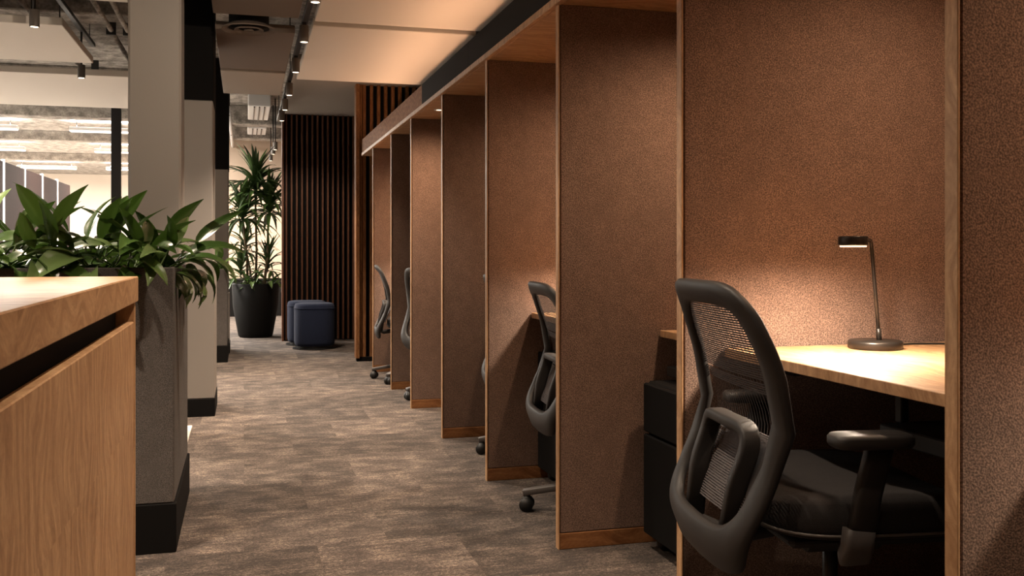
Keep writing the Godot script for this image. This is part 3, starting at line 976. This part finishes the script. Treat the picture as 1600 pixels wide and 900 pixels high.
# ---------------------------------------------------------------- bright office seen past the plants
func build_office() -> void:
	var spots := [[-2.45, 15.7], [-4.35, 15.7], [-2.56, 19.0], [-4.9, 19.0], [-4.70, 23.2], [-2.9, 23.2], [-6.5, 19.0], [-6.3, 15.7], [-2.75, 12.35], [-4.7, 12.35], [-4.6, 8.9], [-4.6, 5.0]]  # the nearest rows are unseen lamps, added to brighten the hanging panels
	for i in spots.size():
		var o := thing("linear_light", "long white pendant strip light hanging in the bright office" if spots[i][1] > 13.0 else ("added unseen strip light above the glass screen" if spots[i][1] > 10.0 else "added unseen strip light beyond the oak counter"), "light", V(spots[i][0] + 0.55, 2.80, spots[i][1]), 0.0, "office strip lights")
		var housing := part(o, "housing", box_mesh(Vector3(-0.6, 0.0, -0.09), Vector3(0.6, 0.05, 0.09), 0.006), M.white_metal)
		part(housing, "lens", box_mesh(Vector3(-0.59, -0.012, -0.08), Vector3(0.59, -0.001, 0.08), 0.004), M.tube_lens)
		for x in [-0.5, 0.5]:
			var st := new_st()
			tube(st, [Vector3(x, 0.04, 0), Vector3(x, 0.155, 0)], 0.006, 6)
			piece(o, "hanger", st, M.black_metal)
		part(housing, "lens", box_mesh(Vector3(-0.59, 0.051, -0.05), Vector3(0.59, 0.055, 0.05), 0.001), M.tube_lens)
		area_light(o, Vector3(0, -0.02, 0), Vector3(0, -1, 0), Vector2(1.16, 0.15), 36.0 if spots[i][1] > 10.0 else 5.0, NEUTRAL)
		area_light(o, Vector3(0, 0.06, 0), Vector3(0, 1, 0), Vector2(1.16, 0.1), 4.5 if spots[i][1] > 10.0 else 0.35, NEUTRAL)
	for i in 3:
		var o := thing("concrete_beam", ["pale concrete beam at the start of the bright office", "pale concrete beam between the office strip lights", "pale concrete beam far back in the bright office"][i], "beam", V(-4.9, 2.80, [14.2, 17.3, 21.2][i]))
		part(o, "body", box_mesh(Vector3(-4.0, 0, -0.15), Vector3(4.0, 0.151, 0.15), 0.01), M.concrete)
	for i in 5:
		var o := thing("office_screen", "dark brown office screen in the row behind the plants", "screen", V(-3.0, 0, 12.6 + 1.25 * i), 0.0, "office screens")
		part(o, "panel", box_mesh(Vector3(-0.015, 0.05, -1.20), Vector3(0.015, 2.17, -0.03), 0.003), M.office_screen)
		part(o, "frame_post", box_mesh(Vector3(-0.022, 0, -0.03), Vector3(0.022, 2.20, 0.0), 0.003), M.white_metal)
	# glass screen with a black mullion
	var g := thing("glass_partition", "clear glass screen with a black mullion before the office", "glass", V(-1.32, 0, 11.2))
	part(g, "mullion", box_mesh(Vector3(-0.05, 0, -0.03), Vector3(0.05, 2.779, 0.03), 0.003), M.black_metal, "black mullion")
	part(g, "pane", box_mesh(Vector3(-3.0, 0.05, -0.005), Vector3(-0.051, 2.77, 0.005), 0.0), M.glass)
	part(g, "pane", box_mesh(Vector3(0.051, 0.05, -0.005), Vector3(0.56, 2.77, 0.005), 0.0), M.glass)
	part(g, "sill_rail", box_mesh(Vector3(-3.0, 0, -0.03), Vector3(0.56, 0.049, 0.03), 0.003), M.black_metal)

# ---------------------------------------------------------------- lights
func spotlight(label: String, at: Vector3, top: float, energy: float, angle: float, aim := Vector3(0, -1, 0), group := "aisle spotlights") -> void:
	# `at` is the middle of the lens
	var o := thing("spotlight", label, "spotlight", at, 0.0, group)
	var st := new_st()
	lathe(st, Vector3.ZERO, [Vector2(0.022, 0.006), Vector2(0.022, -0.001), Vector2(0.027, -0.001), Vector2(0.028, 0.002), Vector2(0.028, 0.098), Vector2(0.026, 0.10), Vector2(0, 0.10)], 28)
	var body := piece(o, "body", st, M.spot_body)
	st = new_st()
	lathe(st, Vector3.ZERO, [Vector2(0, 0.0), Vector2(0.0215, 0.0), Vector2(0.0215, 0.006), Vector2(0, 0.006)], 24, false)
	piece(body, "lens", st, M.spot_lens)
	st = new_st()
	if top - at.y < 0.2:
		cbox(st, Vector3(-0.012, 0.099, -0.028), Vector3(0.012, top - at.y, 0.028), 0.002)
	else:
		tube(st, [Vector3(0, 0.099, 0), Vector3(0, top - at.y, 0)], 0.008, 8)
	piece(o, "adapter", st, M.black_metal)
	spot_light(o, Vector3(0, -0.008, 0), aim, energy, angle, 0.03)

func build_lights() -> void:
	var aisle := "small cylinder spotlight in the row along the aisle track"
	for d in [0.35, 1.2]:
		spotlight(aisle, V(0.35, 2.30, d), 2.42, 1.1, 44.0)
	for d in [2.15, 3.1]:
		spotlight(aisle, V(0.35, 2.30, d), 2.42, 2.3, 44.0)
	for p in [[0.35, 5.03], [0.352, 6.02], [0.355, 7.07], [0.358, 8.14], [0.358, 9.02]]:
		spotlight(aisle, V(p[0], 2.30, p[1]), 2.42, 4.8, 44.0)
	spotlight(aisle, V(0.35, 2.30, 4.05), 2.42, 2.6, 40.0, Vector3(-0.81, -0.55, -1.5))
	spotlight(aisle, V(0.358, 2.30, 9.79), 2.42, 2.3, 40.0, Vector3(0.25, -1.5, -1.3))
	for q in [[0.385, 12.7], [0.375, 13.3], [0.37, 14.3]]:
		spotlight("tiny spotlight shining past the dark slat wall towards the beige wall", V(q[0], 2.30, q[1]), 2.955, 7.0, 45.0, Vector3(-0.1, -0.9, -0.8), "spotlights behind the slat wall")
	for d in [2.7, 4.3]:
		spotlight("cylinder spotlight on the counter-side track, above the counter and planter", V(-1.19, 2.34, d), 2.705, 7.5, 42.0, Vector3(0.22, -1, 0.1), "spotlights over the counter side")
	spotlight("cylinder spotlight in front of the first hanging panel, beside the column", V(-1.185, 2.35, 6.25), 2.705, 8.0, 42.0, Vector3(0.12, -1, 0), "spotlights over the counter side")
	spotlight("cylinder spotlight in front of the hanging panel that faces the office", V(-1.195, 2.35, 8.03), 2.705, 8.0, 42.0, Vector3(0.12, -1, 0), "spotlights over the counter side")
	# downlights let into the canopy: [x, d, energy]
	var dl := [
		["recessed downlight in the canopy over the booth before the wide oak edge", 1.60, 0.80, 0.9],
		["recessed downlight in the canopy over the lit desk", 1.60, 1.75, 0.8],
		["recessed downlight in the canopy over the pedestal cabinet", 1.58, 2.75, 1.4],
		["recessed downlight in the canopy over the chair with its caster in the aisle", 1.58, 3.75, 1.2],
		["recessed downlight in the canopy over the dim booth", 1.62, 4.75, 0.9],
		["small recessed downlight shining in the canopy, seen between two partitions", 1.16, 5.87, 1.7],
		["recessed downlight in the canopy over the last booth", 1.55, 7.70, 2.0]]
	for q in dl:
		var o := thing("downlight", q[0], "downlight", V(q[1], SOFFIT, q[2]), 0.0, "canopy downlights")
		var st := new_st()
		lathe(st, Vector3.ZERO, [Vector2(0.024, 0.0), Vector2(0.026, -0.004), Vector2(0.036, -0.003), Vector2(0.036, 0.0)], 24)
		var ring_part := piece(o, "trim_ring", st, M.white_metal)
		st = new_st()
		lathe(st, Vector3.ZERO, [Vector2(0, -0.002), Vector2(0.0245, -0.002), Vector2(0.0245, 0.0), Vector2(0, 0.0)], 24, false)
		piece(ring_part, "lens", st, M.desk_lens)
		spot_light(o, Vector3(0, -0.010, 0), Vector3(0, -1, 0), q[3], 84.0, 0.025, WARMER, 1.0)
	# strip light lying in the trough on top of the canopy, shining up at the panels
	for i in 6:
		var d := 0.5 + 1.5 * i
		var o := thing("cove_strip_light", "warm strip light in the trough behind the black fascia", "strip light", V(1.155, 1.925, d), 0.0, "canopy strip lights")
		var housing := part(o, "housing", box_mesh(Vector3(-0.02, 0, -0.74), Vector3(0.02, 0.09, 0.74), 0.002), M.white_metal)
		part(housing, "lens", box_mesh(Vector3(-0.016, 0.0905, -0.73), Vector3(0.016, 0.098, 0.73), 0.002), M.strip_lens)
		area_light(o, Vector3(0, 0.104, 0), Vector3(0, 1, 0), Vector2(0.03, 1.45), 0.36, Color(1.0, 0.75, 0.57))

# ---------------------------------------------------------------- plants
# leaf of a peace lily: a stalk that rises from the origin and a folded blade that arches over, along +x
func lily_leaf(stalk: float, blade: float, width: float, rise: float, droop: float) -> ArrayMesh:
	var st := new_st()
	st.set_smooth_group(0)
	var ang := rise
	var p := Vector3.ZERO
	var path := [p]
	for i in 5:
		p += Vector3(cos(ang), sin(ang), 0) * stalk / 5
		ang -= droop * 0.06
		path.append(p)
	tube(st, path, 0.0035, 5, false)
	var rows := []
	var n := 9
	for i in n + 1:
		var t := i / float(n)
		var w := width * pow(sin(PI * pow(t, 0.72)), 0.85) * 0.5 if i > 0 and i < n else 0.0015
		var up := Vector3(-sin(ang), cos(ang), 0)
		var wave := 0.10 * sin(t * 9.0) * w
		rows.append([p + Vector3(0, 0, -w) + up * (w * 0.32 + wave), p + Vector3(0, 0, -w * 0.5) + up * w * 0.22, p, p + Vector3(0, 0, w * 0.5) + up * w * 0.22, p + Vector3(0, 0, w) + up * (w * 0.32 - wave)])
		p += Vector3(cos(ang), sin(ang), 0) * blade / n
		ang -= droop / n
	for i in n:
		for j in 4:
			var a: Array = rows[i]
			var b: Array = rows[i + 1]
			quad(st, a[j], a[j + 1], b[j + 1], b[j], a[j] - Vector3(0, 1, 0))
	return done(st)

func strap_leaf(length: float, width: float, rise: float, droop: float) -> ArrayMesh:
	var st := new_st()
	st.set_smooth_group(0)
	var ang := rise
	var p := Vector3.ZERO
	var rows := []
	var n := 8
	for i in n + 1:
		var t := i / float(n)
		var w := width * 0.5 * (0.55 + 1.2 * t if t < 0.35 else 0.97 * pow(1.0 - (t - 0.35) / 0.65, 0.7)) + 0.0006
		var up := Vector3(-sin(ang), cos(ang), 0)
		rows.append([p + Vector3(0, 0, -w) + up * w * 0.35, p, p + Vector3(0, 0, w) + up * w * 0.35])
		p += Vector3(cos(ang), sin(ang), 0) * length / n
		ang -= droop / n
	for i in n:
		for j in 2:
			quad(st, rows[i][j], rows[i][j + 1], rows[i + 1][j + 1], rows[i + 1][j], rows[i][j] - Vector3(0, 1, 0))
	return done(st)

func lily(label: String, at: Vector3, size: float, count: int, leaves: Array, group: String, called := "leafy_plant") -> void:
	var o := thing(called, label, "plant", at, 0.0, group)
	var turn := rng.randf() * TAU
	for i in count:
		var k := i / float(count)
		var which: int = mini(int(pow(k, 0.75) * leaves.size()), leaves.size() - 1)
		if rng.randf() < 0.25:
			which = rng.randi_range(0, leaves.size() - 1)
		var l := part(o, "leaf", leaves[which], M["leaf_%d" % rng.randi_range(0, 2)])
		turn += 2.399 + rng.randf_range(-0.3, 0.3)
		var s := size * rng.randf_range(0.85, 1.12)
		l.transform = Transform3D(Basis(Vector3.UP, turn) * Basis(Vector3.RIGHT, rng.randf_range(-0.6, 0.6)) * Basis.from_scale(Vector3.ONE * s), Vector3(rng.randf_range(-0.02, 0.02), 0, rng.randf_range(-0.02, 0.02)))

func build_plants() -> void:
	rng.seed = 2024
	# from upright inner leaves to low outer ones
	var leaves := [lily_leaf(0.17, 0.24, 0.058, 1.20, 0.6), lily_leaf(0.15, 0.24, 0.068, 1.0, 1.3), lily_leaf(0.13, 0.24, 0.078, 0.90, 1.8), lily_leaf(0.10, 0.23, 0.076, 0.75, 1.9), lily_leaf(0.08, 0.21, 0.074, 0.65, 2.1)]
	var spots := [
		[-1.02, 3.70, 1.0, 14], [-0.86, 3.76, 1.08, 15], [-0.70, 3.68, 1.05, 15], [-0.54, 3.74, 1.02, 15], [-0.40, 3.70, 0.95, 14],
		[-0.32, 3.86, 0.95, 14], [-0.96, 4.02, 1.1, 13], [-0.76, 4.06, 1.05, 13], [-0.56, 4.02, 1.1, 14], [-0.38, 4.14, 1.0, 13], [-1.18, 3.86, 1.0, 12], [-0.48, 3.64, 0.85, 14], [-0.64, 3.63, 0.85, 14], [-0.80, 3.63, 0.85, 14], [-0.30, 3.68, 0.85, 14], [-0.94, 3.63, 0.85, 13], [-0.30, 4.02, 0.9, 13]]
	for s in spots:
		lily("broad-leaved green plant in the grey felt planter behind the counter", V(s[0], 0.93, s[1]), s[2], s[3], leaves, "plants in the near planter")
	for s in [[-0.26, 9.52, 0.9, 10], [-0.42, 9.60, 0.9, 9]]:
		lily("small green plant in the far felt planter beside the pier", V(s[0], 0.81, s[1]), s[2], s[3], leaves, "plants in the far planter")
	# pot with the palm
	var at := V(0.135, 0, 11.97)
	var pot := thing("plant_pot", "tall round black plant pot holding the palm", "pot", at)
	var st := new_st()
	lathe(st, Vector3.ZERO, [Vector2(0, 0), Vector2(0.185, 0), Vector2(0.20, 0.02), Vector2(0.26, 0.36), Vector2(0.272, 0.62), Vector2(0.265, 0.635), Vector2(0.235, 0.63), Vector2(0.232, 0.57), Vector2(0, 0.57)], 40)
	piece(pot, "vessel", st, M.pot_black)
	st = new_st()
	lathe(st, Vector3.ZERO, [Vector2(0.232, 0.585), Vector2(0.1, 0.60), Vector2(0, 0.602)], 24)
	piece(pot, "soil", st, M.soil)
	var palm := thing("dracaena_palm", "tall dracaena palm with strap leaves on thin canes in the black pot", "plant", at + Vector3(0, 0.59, 0))
	var straps := [strap_leaf(0.50, 0.060, 1.30, 0.6), strap_leaf(0.60, 0.064, 0.95, 1.3), strap_leaf(0.62, 0.064, 0.60, 1.6), strap_leaf(0.56, 0.060, 0.15, 1.3)]
	for q in [[0.00, -0.02, 0.0, 1.26, 72], [-0.09, 0.05, -0.15, 0.92, 64], [0.10, 0.03, 0.16, 1.0, 64], [-0.05, -0.08, -0.12, 0.55, 40], [0.07, -0.06, 0.14, 0.32, 34], [-0.10, 0.1, -0.17, 0.25, 34]]:
		st = new_st()
		var base := Vector3(q[0], 0, q[1])
		var tip := Vector3(q[2], q[3], q[1] * 0.6)
		tube(st, [base, base.lerp(tip, 0.35) + Vector3(0.012, 0, 0), base.lerp(tip, 0.7), tip], [0.016, 0.014, 0.012, 0.011], 8)
		var cane := piece(palm, "cane", st, M.cane)
		var turn := rng.randf() * TAU
		for i in q[4]:
			var l := part(cane, "leaf", straps[mini(int(4.0 * i / q[4]), 3)], [M.palm_leaf, M.palm_leaf_light][rng.randi_range(0, 1)])
			turn += 2.399
			var s := rng.randf_range(0.8, 1.1) * (1.0 if q[3] > 0.6 else 0.72)
			l.transform = Transform3D(Basis(Vector3.UP, turn) * Basis.from_scale(Vector3.ONE * s), tip + Vector3(0, -0.16 * i / q[4], 0))
	for a in [[-0.13, 0.08], [0.12, 0.10], [0.0, 0.15], [-0.05, -0.14], [0.15, -0.06]]:
		lily("low leafy plant filling the top of the black pot", at + Vector3(a[0], 0.588, a[1]), 0.72, 9, leaves, "underplanting in the black pot", "low_plant")
